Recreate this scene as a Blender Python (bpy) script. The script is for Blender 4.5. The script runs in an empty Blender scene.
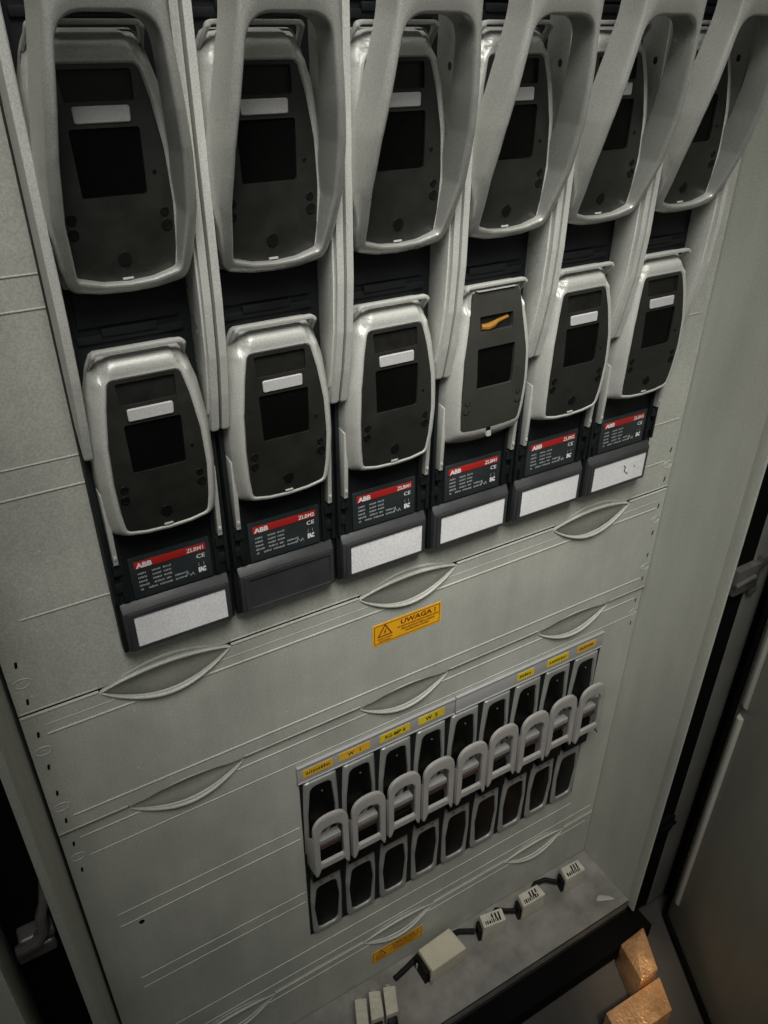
import bpy, bmesh, math, random
from mathutils import Vector, Matrix
random.seed(4)
S = 0.001                       # everything below is written in millimetres
C = bpy.context.scene.collection
CACHE = {}

# ------------------------------------------------------------------ helpers
def lerp(a, b, t): return a + (b - a) * t
def interp(tab, z):
    if z <= tab[0][0]: return tab[0][1]
    for (a, va), (b, vb) in zip(tab, tab[1:]):
        if z <= b: return lerp(va, vb, (z - a) / (b - a))
    return tab[-1][1]
def smooth(t):
    t = max(0.0, min(1.0, t)); return t * t * (3 - 2 * t)

def rpoly(pts, n=6):
    """polygon with rounded corners: pts = (x, z, r)"""
    out = []; m = len(pts)
    for i in range(m):
        x, z, r = pts[i]
        p = Vector((x, z)); a = Vector(pts[i - 1][:2]); b = Vector(pts[(i + 1) % m][:2])
        if r <= 0: out.append(p); continue
        u = (a - p); v = (b - p); lu, lv = u.length, v.length; u /= lu; v /= lv
        ang = u.angle(v)
        t = min(r / math.tan(ang / 2), lu * .49, lv * .49)
        p0 = p + u * t; p2 = p + v * t
        for k in range(n + 1):
            s = k / n
            out.append(p0 * (1 - s) ** 2 + p * 2 * s * (1 - s) + p2 * s * s)
    return out
def mirror(right):
    """right half listed from the top middle down to the bottom middle -> closed outline"""
    l = [(-x, z, r) for x, z, r in reversed(right) if x > 1e-6]
    return right + l
def polar(outline, c, N):
    c = Vector(c); res = []
    m = len(outline)
    for k in range(N):
        a = math.pi / 2 - 2 * math.pi * k / N
        d = Vector((math.cos(a), math.sin(a))); best = None
        for i in range(m):
            p = outline[i] - c; q = outline[(i + 1) % m] - c; e = q - p
            den = d.x * e.y - d.y * e.x
            if abs(den) < 1e-12: continue
            t = (p.x * e.y - p.y * e.x) / den
            s = (p.x * d.y - p.y * d.x) / den
            if t > 0 and -1e-9 <= s <= 1 + 1e-9 and (best is None or t > best): best = t
        res.append(c + d * best)
    return res
def inset(pts, d):
    m = len(pts); out = []
    for i in range(m):
        e = pts[(i + 1) % m] - pts[i - 1]; n = Vector((e.y, -e.x))
        if n.length > 0: n.normalize()
        out.append(pts[i] + n * d)
    return out

def V(bm, x, y, z): return bm.verts.new((x * S, y * S, z * S))
def bridge(bm, a, b, closed=True):
    n = len(a)
    for i in range(n if closed else n - 1):
        j = (i + 1) % n
        try: bm.faces.new((a[i], a[j], b[j], b[i]))
        except ValueError: pass
def loft(bm, rings, cap0=False, cap1=False, closed=True, loop=False):
    R = [[V(bm, *p) for p in r] for r in rings]
    for a, b in zip(R, R[1:]): bridge(bm, a, b, closed)
    if loop: bridge(bm, R[-1], R[0], closed)
    if cap0: bm.faces.new(R[0])
    if cap1: bm.faces.new(list(reversed(R[-1])))
    return R
def box(bm, x0, x1, y0, y1, z0, z1, bev=0, seg=2, M=None):
    vs = [V(bm, x, y, z) for x in (x0, x1) for y in (y0, y1) for z in (z0, z1)]
    f = [(0, 1, 3, 2), (4, 6, 7, 5), (0, 4, 5, 1), (2, 3, 7, 6), (0, 2, 6, 4), (1, 5, 7, 3)]
    fs = [bm.faces.new([vs[i] for i in q]) for q in f]
    if M is not None:
        for v in vs: v.co = M @ v.co
    if bev:
        es = list({e for q in fs for e in q.edges})
        bmesh.ops.bevel(bm, geom=es, offset=bev * S, segments=seg, affect='EDGES', profile=.6)
def hexa(bm, bot, top, bev=0, seg=2):
    """a solid between two quads of points"""
    n = len(bot)
    b = [V(bm, *p) for p in bot]; t = [V(bm, *p) for p in top]
    fs = [bm.faces.new(b), bm.faces.new(list(reversed(t)))]
    for i in range(n):
        j = (i + 1) % n; fs.append(bm.faces.new((b[j], b[i], t[i], t[j])))
    bmesh.ops.recalc_face_normals(bm, faces=fs)
    if bev:
        es = list({e for q in fs for e in q.edges})
        bmesh.ops.bevel(bm, geom=es, offset=bev * S, segments=seg, affect='EDGES', profile=.6)
def prism_x(bm, prof, x0, x1, bev=0):
    """profile in (y, z) extruded along x"""
    a = [V(bm, x0, p.x, p.y) for p in prof]; b = [V(bm, x1, p.x, p.y) for p in prof]
    fa = bm.faces.new(a); fb = bm.faces.new(list(reversed(b)))
    bridge(bm, a, b)
    if bev:
        es = [e for e in set(fa.edges) | set(fb.edges)]
        bmesh.ops.bevel(bm, geom=es, offset=bev * S, segments=2, affect='EDGES', profile=.6)
def fill(bm, loops, y=0.0, zcuts=(), yfun=None, depth=0.0):
    """flat sheet with holes in the x/z plane facing -y; loops[0] outside; rims extruded back by depth"""
    tb = bmesh.new(); edges = []; 
    for lp in loops:
        vs = [tb.verts.new((p.x, 0, p.y)) for p in lp]
        for i in range(len(vs)): edges.append(tb.edges.new((vs[i], vs[(i + 1) % len(vs)])))
    bmesh.ops.triangle_fill(tb, use_beauty=True, use_dissolve=False, edges=edges, normal=(0, -1, 0))
    for z in zcuts:
        bmesh.ops.bisect_plane(tb, geom=tb.verts[:] + tb.edges[:] + tb.faces[:], dist=1e-4, plane_co=(0, 0, z), plane_no=(0, 0, 1))
    for f in tb.faces:
        f.normal_update()
        if f.normal.y > 0: f.normal_flip()
    if depth:
        be = [e for e in tb.edges if len(e.link_faces) == 1]
        r = bmesh.ops.extrude_edge_only(tb, edges=be)
        back = [v for v in r['geom'] if isinstance(v, bmesh.types.BMVert)]
    else: back = []
    bs = set(back)
    for v in tb.verts:
        yy = y + (yfun(v.co.x, v.co.z) if yfun else 0.0) + (depth if v in bs else 0.0)
        v.co = Vector((v.co.x * S, yy * S, v.co.z * S))
    m = {}
    for v in tb.verts: m[v] = bm.verts.new(v.co)
    for f in tb.faces: bm.faces.new([m[v] for v in f.verts])
    tb.free()
def tube(bm, pts, r, n=8, cap=True, flat=None):
    rings = []
    for i, p in enumerate(pts):
        p = Vector(p)
        a = Vector(pts[max(i - 1, 0)]); b = Vector(pts[min(i + 1, len(pts) - 1)])
        t = (b - a).normalized()
        up = Vector((0, -1, 0)) if abs(t.y) < .9 else Vector((0, 0, 1))
        u = t.cross(up).normalized(); w = u.cross(t)
        rr = r[i] if isinstance(r, (list, tuple)) else r
        rings.append([tuple(p + u * math.cos(2 * math.pi * k / n) * rr * (flat or 1) + w * math.sin(2 * math.pi * k / n) * rr) for k in range(n)])
    loft(bm, rings, cap, cap)
def disc(bm, x, y, z, r, h, n=20, rim=.4):
    a = [2 * math.pi * k / n for k in range(n)]
    rings = [[(x + math.cos(t) * q, yy, z + math.sin(t) * q) for t in a] for q, yy in ((r, y + h), (r, y + rim), (r - rim, y))]
    loft(bm, rings, False, True)
def recess(bm, x, y, z, r, h, n=20):
    """a dark socket ring: raised collar with a sunk floor"""
    a = [2 * math.pi * k / n for k in range(n)]
    rings = [[(x + math.cos(t) * q, yy, z + math.sin(t) * q) for t in a] for q, yy in ((r, y + h), (r, y + .3), (r - .3, y), (r * .66, y), (r * .62, y + .2))]
    loft(bm, rings, False, True)

def obj(name, key, build, mats, parent=None, loc=None, ang=35, rot=None):
    """one mesh object; key shares the mesh data between repeats"""
    me = CACHE.get(key) if key else None
    if me is None:
        bm = bmesh.new(); build(bm)
        bmesh.ops.recalc_face_normals(bm, faces=bm.faces[:])
        me = bpy.data.meshes.new(name); bm.to_mesh(me); bm.free()
        for m in (mats if isinstance(mats, (list, tuple)) else [mats]): me.materials.append(m)
        me.polygons.foreach_set('use_smooth', [True] * len(me.polygons))
        me.set_sharp_from_angle(angle=math.radians(ang))
        if key: CACHE[key] = me
    o = bpy.data.objects.new(name, me); C.objects.link(o)
    if parent: o.parent = parent
    if loc: o.location = [v * S for v in loc]
    if rot: o.rotation_euler = rot
    return o
def tag(o, label, cat, group=None, kind=None):
    if label: o['label'] = label
    if cat: o['category'] = cat
    if group: o['group'] = group
    if kind: o['kind'] = kind
    return o
def thing(name, loc, label, cat, group=None, rz=0):
    o = bpy.data.objects.new(name, None); o.empty_display_size = .01; C.objects.link(o)
    o.location = [v * S for v in loc]; o.rotation_euler = (0, 0, rz)
    return tag(o, label, cat, group)

TMP = None
def text_into(bm, s, x, y, z, h, align='LEFT', sx=1.0, bold=0.0, lift=0.0):
    """letters standing in the x/z plane facing -y: baseline at z, capital height h"""
    cu = bpy.data.curves.new('t', 'FONT'); cu.body = s; cu.size = 1.0; cu.align_x = align; cu.resolution_u = 2
    cu.offset = bold
    o = bpy.data.objects.new('t', cu); C.objects.link(o)
    bpy.context.view_layer.update()
    me = bpy.data.meshes.new_from_object(o.evaluated_get(bpy.context.evaluated_depsgraph_get()))
    k = h / 0.70
    me.transform(Matrix(((k * sx * S, 0, 0, x * S), (0, 0, 1 * S, y * S), (0, k * S, 0, z * S), (0, 0, 0, 1))))
    bm.from_mesh(me)
    bpy.data.meshes.remove(me); bpy.data.objects.remove(o); bpy.data.curves.remove(cu)
def quad(bm, x0, x1, z0, z1, y):
    bm.faces.new([V(bm, x0, y, z0), V(bm, x1, y, z0), V(bm, x1, y, z1), V(bm, x0, y, z1)])
def scribble(bm, x0, x1, z, h, y, rnd):
    """print too small to read: a run of strokes of uneven width and height"""
    x = x0
    while x < x1:
        w = rnd.uniform(.25, .5) * h
        hh = h * rnd.uniform(.75, 1)
        quad(bm, x, min(x + w, x1), z, z + hh, y)
        x += w + h * rnd.uniform(.12, .3)

# ------------------------------------------------------------------ materials
def mat(name, col, rough=.5, metal=0.0, speck=.10, sscale=900, dirt=.10, dscale=9, bump=.15, bscale=1400, spec=.5, rvar=.1, dust=0, bdist=.0004):
    m = bpy.data.materials.new(name); m.use_nodes = True
    nt = m.node_tree; N = nt.nodes; L = nt.links
    b = N['Principled BSDF']
    b.inputs['Roughness'].default_value = rough; b.inputs['Metallic'].default_value = metal
    b.inputs['Specular IOR Level'].default_value = spec
    tc = N.new('ShaderNodeTexCoord'); oi = N.new('ShaderNodeObjectInfo')
    ad = N.new('ShaderNodeVectorMath'); ad.operation = 'ADD'
    L.new(tc.outputs['Object'], ad.inputs[0]); L.new(oi.outputs['Random'], ad.inputs[1])
    n1 = N.new('ShaderNodeTexNoise'); n1.inputs['Scale'].default_value = sscale; n1.inputs['Detail'].default_value = 1
    n2 = N.new('ShaderNodeTexNoise'); n2.inputs['Scale'].default_value = dscale; n2.inputs['Detail'].default_value = 5; n2.inputs['Roughness'].default_value = .6
    L.new(ad.outputs[0], n1.inputs['Vector']); L.new(ad.outputs[0], n2.inputs['Vector'])
    def rng(src, a):
        r = N.new('ShaderNodeMapRange'); r.inputs['From Min'].default_value = .25; r.inputs['From Max'].default_value = .75
        r.inputs['To Min'].default_value = 1 - a; r.inputs['To Max'].default_value = 1 + a
        L.new(src.outputs['Fac'], r.inputs['Value']); return r
    r1 = rng(n1, speck); r2 = rng(n2, dirt)
    mu = N.new('ShaderNodeMath'); mu.operation = 'MULTIPLY'
    L.new(r1.outputs[0], mu.inputs[0]); L.new(r2.outputs[0], mu.inputs[1])
    if dust:
        vo = N.new('ShaderNodeTexVoronoi'); vo.inputs['Scale'].default_value = 55; L.new(ad.outputs[0], vo.inputs['Vector'])
        lt_ = N.new('ShaderNodeMapRange'); lt_.inputs['From Min'].default_value = .03; lt_.inputs['From Max'].default_value = .07
        lt_.inputs['To Min'].default_value = 1 + dust; lt_.inputs['To Max'].default_value = 1
        L.new(vo.outputs['Distance'], lt_.inputs['Value'])
        mp = N.new('ShaderNodeMapping'); mp.inputs['Scale'].default_value = (30, 30, 3.5); mp.inputs['Rotation'].default_value = (0, .25, 0)
        L.new(ad.outputs[0], mp.inputs['Vector'])
        n3 = N.new('ShaderNodeTexNoise'); n3.inputs['Scale'].default_value = 1; n3.inputs['Detail'].default_value = 6; n3.inputs['Roughness'].default_value = .65
        L.new(mp.outputs[0], n3.inputs['Vector'])
        r3 = rng(n3, .10)
        m2 = N.new('ShaderNodeMath'); m2.operation = 'MULTIPLY'; L.new(mu.outputs[0], m2.inputs[0]); L.new(lt_.outputs[0], m2.inputs[1])
        m3 = N.new('ShaderNodeMath'); m3.operation = 'MULTIPLY'; L.new(m2.outputs[0], m3.inputs[0]); L.new(r3.outputs[0], m3.inputs[1]); mu = m3
    sc = N.new('ShaderNodeVectorMath'); sc.operation = 'SCALE'; sc.inputs[0].default_value = col[:3]
    L.new(mu.outputs[0], sc.inputs['Scale']); L.new(sc.outputs[0], b.inputs['Base Color'])
    if rvar:
        rr = N.new('ShaderNodeMapRange'); rr.inputs['From Min'].default_value = .3; rr.inputs['From Max'].default_value = .7
        rr.inputs['To Min'].default_value = rough - rvar; rr.inputs['To Max'].default_value = rough + rvar
        L.new(n2.outputs['Fac'], rr.inputs['Value']); L.new(rr.outputs[0], b.inputs['Roughness'])
    if bump:
        nb = N.new('ShaderNodeTexNoise'); nb.inputs['Scale'].default_value = bscale; nb.inputs['Detail'].default_value = 2
        L.new(ad.outputs[0], nb.inputs['Vector'])
        bp = N.new('ShaderNodeBump'); bp.inputs['Strength'].default_value = bump; bp.inputs['Distance'].default_value = bdist
        L.new(nb.outputs['Fac'], bp.inputs['Height']); L.new(bp.outputs[0], b.inputs['Normal'])
    return m

M_PANEL = mat('panel_paint', (.43, .438, .392), .48, sscale=650, speck=.16, dirt=.12, dscale=13, bump=.3, dust=.3)
M_WALL = mat('cabinet_paint', (.435, .445, .395), .5, dust=.22, sscale=650, speck=.14, dirt=.08, dscale=5, bump=.25)
M_FLOORPL = mat('dusty_plate', (.225, .215, .195), .6, speck=.12, dirt=.45, dscale=18, bump=.3)
M_SILVER = mat('silver_plastic', (.47, .475, .445), .34, metal=.15, speck=.16, sscale=1000, dirt=.07, bump=.3, bscale=2200)
M_RAIL = mat('silver_rail_plastic', (.60, .605, .57), .34, metal=.2, speck=.16, sscale=1000, dirt=.07, bump=.3, bscale=2200)
M_HANDLE = mat('silver_handle_plastic', (.50, .505, .475), .33, metal=.5, speck=.15, sscale=1000, dirt=.07, bump=.25, bscale=2200)
M_BLACK = mat('black_plastic', (.0085, .0105, .011), .6, spec=.25, speck=.2, dirt=.3, dscale=25, bump=.3)
M_BLOCK = mat('charcoal_plastic', (.035, .036, .038), .45, speck=.15, dirt=.2, dscale=25, bump=.3)
M_GREENBLK = mat('blue_black_plastic', (.022, .028, .030), .45, speck=.2, dirt=.25, dscale=25, bump=.2)
M_SMOKE = mat('smoked_face', (.0165, .0165, .0145), .42, speck=.15, dirt=.22, dscale=45, bump=.12)
M_SMOKE2 = mat('worn_grey_face', (.036, .036, .031), .45, speck=.12, dirt=.15, dscale=30, bump=.12)
M_PANE = mat('dark_pane', (.003, .003, .003), .3, speck=.1, dirt=.3, bump=0, spec=.15, rvar=.05)
M_SOCKET = mat('socket_black', (.003, .003, .003), .6, bump=.1, spec=.2)
M_SLOT = mat('dim_slot', (.009, .0088, .0075), .5, dirt=.4, dscale=60, bump=.1, spec=.3)
M_TAB = mat('white_tab', (.43, .43, .425), .5, speck=.18, sscale=1500, dirt=.05, bump=.2)
M_CARD = mat('paper_card', (.76, .76, .765), .7, speck=.16, sscale=800, dirt=.06, dscale=25, bump=.2)
M_RED = mat('red_print', (.42, .018, .015), .45, speck=.05, bump=0)
M_WHITEINK = mat('white_print', (.75, .75, .75), .5, speck=.02, bump=0)
M_GREYINK = mat('grey_print', (.33, .34, .34), .5, speck=.05, bump=0)
M_BROWN = mat('brown_strip', (.040, .023, .008), .5, dirt=.3, dscale=60)
M_ORANGE = mat('orange_plastic', (.30, .135, .014), .5, dirt=.2, dscale=60)
M_YELLOW = mat('yellow_tape', (.74, .54, .02), .5, speck=.08, dirt=.15, dscale=40)
M_AMBER = mat('amber_tape', (.76, .44, .03), .5, speck=.08, dirt=.15, dscale=40)
M_STICK = mat('amber_sticker', (.86, .43, .015), .45, speck=.08, dirt=.12, dscale=25)
M_RUSTINK = mat('red_brown_print', (.22, .045, .008), .5, speck=.1, bump=0)
M_INK = mat('dark_print', (.06, .045, .01), .6, speck=.1, bump=0)
M_SMALLF = mat('grey_switch_frame', (.31, .31, .295), .42, metal=.2, speck=.12, dirt=.12, dscale=30, bump=.2)
M_SMALLH = mat('light_grey_handle', (.36, .345, .325), .42, speck=.08, dirt=.12, dscale=30, bump=.2)
M_MAROON = mat('maroon_strip', (.055, .032, .028), .5)
M_STRIP = mat('label_strip_plastic', (.37, .37, .37), .45, speck=.08, dirt=.08, dscale=20, bump=.15)
M_BEIGE = mat('beige_plastic', (.52, .49, .37), .55, speck=.14, dirt=.10, dscale=30, bump=.3)
M_CERAM = mat('off_white_block', (.50, .48, .40), .5, speck=.10, dirt=.18, dscale=60, bump=.2)
M_CABLE = mat('black_cable', (.007, .007, .007), .7, dirt=.3, spec=.25)
M_GUTTER = mat('black_gasket', (.003, .003, .003), .8, bump=.3, spec=.08)
M_DOOR = mat('door_paint', (.46, .46, .40), .5, dust=.2, speck=.06, dirt=.10, dscale=5, bump=.25)
M_POST = mat('frame_paint', (.17, .17, .155), .5, speck=.08, dirt=.15, dscale=14, bump=.25)
M_COPPER = mat('bare_copper', (.80, .46, .23), .30, bdist=.0012, metal=.6, speck=.15, sscale=260, dirt=.25, dscale=40, bump=.9, bscale=260)
M_GROUND = mat('dark_ground', (.055, .050, .045), .8, speck=.15, dirt=.3, dscale=12, bump=.4)
M_STEEL = mat('dull_steel', (.16, .155, .145), .4, metal=.5, dirt=.3, dscale=40)

# ------------------------------------------------------------------ the tall fuse switch columns
OFF = (0, 14, -40)              # a column's Empty stands at its base on the cover panel
def rel(build):
    def f(bm):
        build(bm)
        for v in bm.verts: v.co -= Vector(OFF) * S
    return f
def yface(z):                   # bowed front of a fuse cover (z counted for the lower row)
    return -20 + 6 * ((z - 140) / 70) ** 2
N = 200
COVER_OUT = polar(rpoly(mirror([(0, 221, 0), (29, 221, 4), (33.5, 212, 8), (39, 192, 20), (42.5, 160, 30), (43, 128, 30), (42, 100, 10), (40, 82.0, 6), (20, 78, 20), (0, 76.5, 0)])), (0, 145), N)
FACE_STD = [(25.0, 205.2, 5), (29.3, 186, 14), (33, 160, 30), (34.2, 130, 30), (33, 104, 14), (31, 88.5, 4), (17, 85.5, 16), (0, 84.6, 0)]
FACE_UP = [(25, 219.5, 2), (28, 194, 14), (33, 164, 30), (34, 135, 30), (33, 112, 14), (31.5, 97, 3), (17, 95.5, 16), (0, 95, 0)]

def build_cover(face):
    F = polar(rpoly(mirror(face)), (0, 145), N)
    def b(bm):
        rings = []
        def ring(pts, yf): rings.append([(p.x, yf(p), p.y) for p in pts])
        ring(inset(COVER_OUT, -1.0), lambda p: 3.2)
        ring(inset(COVER_OUT, -.4), lambda p: min(yface(min(p.y, 207)) + 13, 2.5))
        crest = inset(F, -2.4)
        for k in range(13):
            t = 1 - k / 12
            pts = [lerp(p, q, t) for p, q in zip(crest, COVER_OUT)]
            ring(pts, lambda p: yface(min(p.y, 207)) + 11.0 * t ** (1.7 + 1.6 * smooth((p.y - 200) / 8)))
        ring([lerp(p, q, .5) for p, q in zip(crest, F)], lambda p: yface(min(p.y, 207)) - .15)
        ring(F, lambda p: yface(p.y) + .7); ring(inset(F, .4), lambda p: yface(p.y) + 2.2)
        # shoulder pockets beside the sloping forehead
        for r in rings[2:-2]:
            for i, (x, y, z) in enumerate(r):
                w = smooth((z - 203) / 6) * smooth((abs(x) - (25.0 - (z - 207) * .38)) / 3.0)
                r[i] = (x, y + 5.0 * w, z)
        loft(bm, rings, False, False)
        # hood lip over the top edge and its two side returns
        path = rpoly([(-33, 211, 0), (-30.2, 225, 3.5), (30.2, 225, 3.5), (33, 211, 0)][0:4], 6)
        path = [p for p in path]
        secs = []
        n = len(path)
        for i, p in enumerate(path):
            t = (path[min(i + 1, n - 1)] - path[max(i - 1, 0)]).normalized(); u = Vector((-t.y, t.x))
            top = smooth((p.y - 210) / 13)
            yf = lerp(-3.0, -14.8, top ** 1.3); h = lerp(.5, 1.5, top)
            q = []
            for (a, d) in ((-1, 7), (-1, 1.0), (-.7, .2), (.0, 0), (.7, .2), (1, 1.0), (.8, 5)):
                c = p + u * h * a
                q.append((c.x, min(yf + d, 3), c.y))
            secs.append(q)
        loft(bm, secs, True, True, closed=True)
    return b
def rect(x0, x1, z0, z1, r=1.2, sl=0.0): return rpoly([(x0 + sl, z0, r), (x1 - sl, z0, r), (x1, z1, r), (x0, z1, r)], 4)
WINDOW = [Vector(p) for p in rpoly([(-19.5, 136, 2), (19.0, 136, 2), (20.3, 173, 2), (-20.3, 173, 2)], 4)]
SLOT = rect(-20.5, 20.5, 186.6, 202.5, 1.5, .8)
SLOT_UP = rect(-18, 17.5, 186.5, 200, 1.5, .6)
ZC = [88 + 6 * k for k in range(22)]
def build_plate(face, holes, y):
    F = inset(polar(rpoly(mirror(face)), (0, 145), 120), .2)
    return lambda bm: fill(bm, [F] + holes, y, ZC, lambda x, z: yface(z), 5.0)

def make_cover(par, dz, kind):
    up = kind == 'up'
    face = FACE_UP if up else FACE_STD
    sl = SLOT_UP if up else SLOT
    key = 'up' if up else 'std'
    sh = (0, 0, dz)
    c = obj('fuse_cover', 'cover_' + key, rel(build_cover(face)), M_SILVER, par, sh, 40)
    obj('face_plate', 'plate_' + key, rel(build_plate(face, [WINDOW, sl], .5 if not up else -.6)), M_SMOKE2 if up else M_SMOKE, c, ang=30)
    def pane(bm):
        fill(bm, [rect(-22, 22, 134, 175, .5)], 2.2, ZC, lambda x, z: yface(z))
    obj('viewing_window', 'pane', rel(pane), M_PANE, c)
    def slotb(bm): fill(bm, [rect(-22.5, 22.5, 184, 207, .5)], 3.0, ZC, lambda x, z: yface(z))
    if True: obj('slot_back', 'slotback', rel(slotb), M_SLOT, c)
    if not up:
        def tab(bm):
            lo = rpoly([(-16.2, 175.6, 1.6), (15.6, 175.6, 1.6), (16.2, 184.4, 1.6), (-16.2, 184.4, 1.6)], 4)
            lo2 = inset(lo, -.6)
            loft(bm, [[(p.x, yface(p.y) + 1.2, p.y) for p in lo], [(p.x, yface(p.y) - .3, p.y) for p in lo], [(p.x, yface(p.y) - .8, p.y) for p in lo2]], False, True)
        obj('marker_tab', 'tab', rel(tab), M_TAB, c)
        if dz == 0:
            def br(bm): box(bm, -13, 11, -13.2, -11, 189.5, 195.5, .4)
            obj('indicator_strip', 'brown', rel(br), M_BROWN, c)
    else:
        def orf(bm):
            tube(bm, [(-14, -13.5, 189.8), (-8, -14.5, 189.6), (-2, -14.5, 190.8), (2, -14, 192.6), (14, -13, 195.2)], [2.6, 3.2, 3.0, 2.0, 1.6], 10)
        k = obj('indicator_lever', 'orange', rel(orf), M_ORANGE, c)
        k['label'] = 'orange lever inside the narrow slot'
        def clip(bm):
            fill(bm, [rpoly([(-2.6, 86, 1), (2.6, 86, 1), (2.0, 91.5, 1), (-2.0, 91.5, 1)], 3)], -18.6, (), None, 2.5)
        obj('clear_clip', 'clip', rel(clip), M_TAB, c)
    dy = -.6 if up else 0
    for (x, z, r) in ((28, 125, 2.8), (28.5, 117, 3.6), (-28, 125, 3.2), (-28.5, 116.5, 3.4), (25, 148, 1.4)):
        def scr(bm): recess(bm, x, yface(z) - .05 + dy, z, r, 2.0)
        obj('screw_socket', 'scr_%s_%d_%d' % (key, x, z), rel(scr), M_SOCKET, c)
    def knob(bm):
        z = 99 if not up else 93.5
        disc(bm, -.5, yface(z) - .1 - (.6 if up else 0), z, 4.4 if not up else 2.6, 2.5, 24, .25)
    obj('latch_socket', 'knob_' + key, rel(knob), M_SOCKET, c)
    def glint(bm): box(bm, -3.4, 3.4, yface(86.5) - .4, yface(86.5) + 2, 85.9, 87.3, .3)  # small clear tab, its highlight put in as a pale bar
    if not up: obj('clear_clip', 'glint', rel(glint), M_TAB, c)
    return c

# pull handle
YF = [(252, -13), (262, -18), (268, -22), (275, -25.5), (292, -33.5), (310, -41), (330, -48), (350, -54), (370, -58.5), (390, -61.5), (415, -64.5), (450, -68), (500, -72)]
YB = [(252, -8), (274, -10), (310, -14), (330, -20), (350, -27), (370, -33), (390, -38), (415, -43), (500, -52)]
def build_handle(bm):
    n = 260
    inn = polar(rpoly(mirror([(25.5, 414.5, 17), (29.5, 380, 30), (33.6, 346, 40), (35.2, 312, 30), (32.0, 276, 5), (16, 271.2, 14), (0, 270, 0)]), 8), (0, 340), n)
    out = polar(rpoly(mirror([(28.5, 500, 4), (31.5, 415, 40), (36.5, 380, 40), (40.8, 346, 40), (42.8, 315, 30), (40.5, 282, 14), (37.2, 267.5, 9), (18, 263.2, 20), (0, 262.2, 0)]), 8), (0, 340), n)
    rings = []
    def pt(i, d_in=None, d_out=None, f=None):
        a, b = inn[i], out[i]; L = (b - a).length
        if d_in is not None: return lerp(a, b, min(d_in / L, .5))
        if d_out is not None: return lerp(b, a, min(d_out / L, .5))
        return lerp(a, b, f)
    def add(fn, dy, back=False):
        r = []
        for i in range(n):
            p = fn(i); 
            x = p.x
            if back == 2: x = math.copysign(min(44.8, abs(x) + 3 * smooth((p.y - 285) / 25)), x) if abs(x) > 22 else x
            r.append((x, (interp(YB, p.y) if back else interp(YF, p.y) + dy), p.y))
        r = [(x, min(y, interp(YB, z)), z) for x, y, z in r]
        rings.append(r)
    add(lambda i: pt(i, d_in=0), 0, True)
    add(lambda i: pt(i, d_in=0), 4.0)
    add(lambda i: pt(i, d_in=.25), 2.0)
    add(lambda i: pt(i, d_in=.9), .7)
    add(lambda i: pt(i, d_in=2.2), 0)
    for f, dy in ((.25, .05), (.5, .25), (.75, .6)): add(lambda i: lerp(pt(i, d_in=2.2), pt(i, d_out=2.6), f), dy)
    add(lambda i: pt(i, d_out=2.6), 1.1)
    add(lambda i: pt(i, d_out=1.1), 2.0)
    add(lambda i: pt(i, d_out=.3), 3.3)
    add(lambda i: pt(i, d_out=0), 5.0)
    add(lambda i: pt(i, d_out=0), 0, 2)
    loft(bm, rings, False, False, loop=True)
def build_dimples(bm):          # little moulded dimples on the inner walls of the handle
    for sx in (-1, 1):
        for (z, y, x) in ((348, -41, 34.2),):
            a = [2 * math.pi * k / 14 for k in range(14)]
            loft(bm, [[(sx * xx, y + math.cos(t) * r, z + math.sin(t) * r) for t in a] for xx, r in ((x + .5, 2.4), (x - .35, 2.1), (x - .35, 1.2), (x + .4, .9))], False, True)
def build_rail(side):
    prof = rpoly([(3.2, 640, 0), (3.2, 172, 0), (-6, 151, 8), (-12.0, 149.5, 4), (-19, 180, 20), (-24.5, 212, 30), (-27, 250, 30), (-28, 640, 0)], 6)
    prof2 = rpoly([(3.2, 640, 0), (3.2, 172, 0), (-9, 160, 4), (-15, 184, 20), (-20, 214, 30), (-22, 250, 30), (-23, 640, 0)], 6)
    def b(bm):
        a, c = (43.4, 48.8) if side > 0 else (-48.8, -43.4)
        prism_x(bm, prof, a, c, 1.5)
        a, c = (42.2, 45.5) if side > 0 else (-45.5, -42.2)
        prism_x(bm, prof2, a, c, .4)
        # bump holes in the inner face
    return b
def build_base(bm):
    box(bm, -48.9, 48.9, 3.2, 13.6, -38, 640, .8)
    # side beads of the housing beside the rating plate
    for sx in (-1, 1):
        box(bm, sx * 46.9 - 1.6, sx * 46.9 + 1.6, -.6, 3.4, 14, 150, .5)
        box(bm, sx * 38.5 - 2.2, sx * 38.5 + 2.2, .6, 3.4, 14, 84, .4)
        box(bm, sx * 41.8 - 5.2, sx * 41.8 + 5.2, .9, 3.4, 24, 33, .5)     # small catches
        for z in (52, 49, 46): box(bm, sx * 41.5 - 3.4, sx * 41.5 + 3.4, -1.5, 3.3, z - 4, z, .4)
    # plate and ribs seen between the two rows
    for dz in (0, 185):
        box(bm, -34, 34, 0.6, 3.4, 238 + dz, 262 + dz, 1.0)
        for x0, x1 in ((-20, 18),): box(bm, x0, x1, -.6, 3.4, 231 + dz, 236.5 + dz, 1.0)
        box(bm, -36, 36, 1.0, 3.4, 227 + dz, 232.5 + dz, .8)
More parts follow.
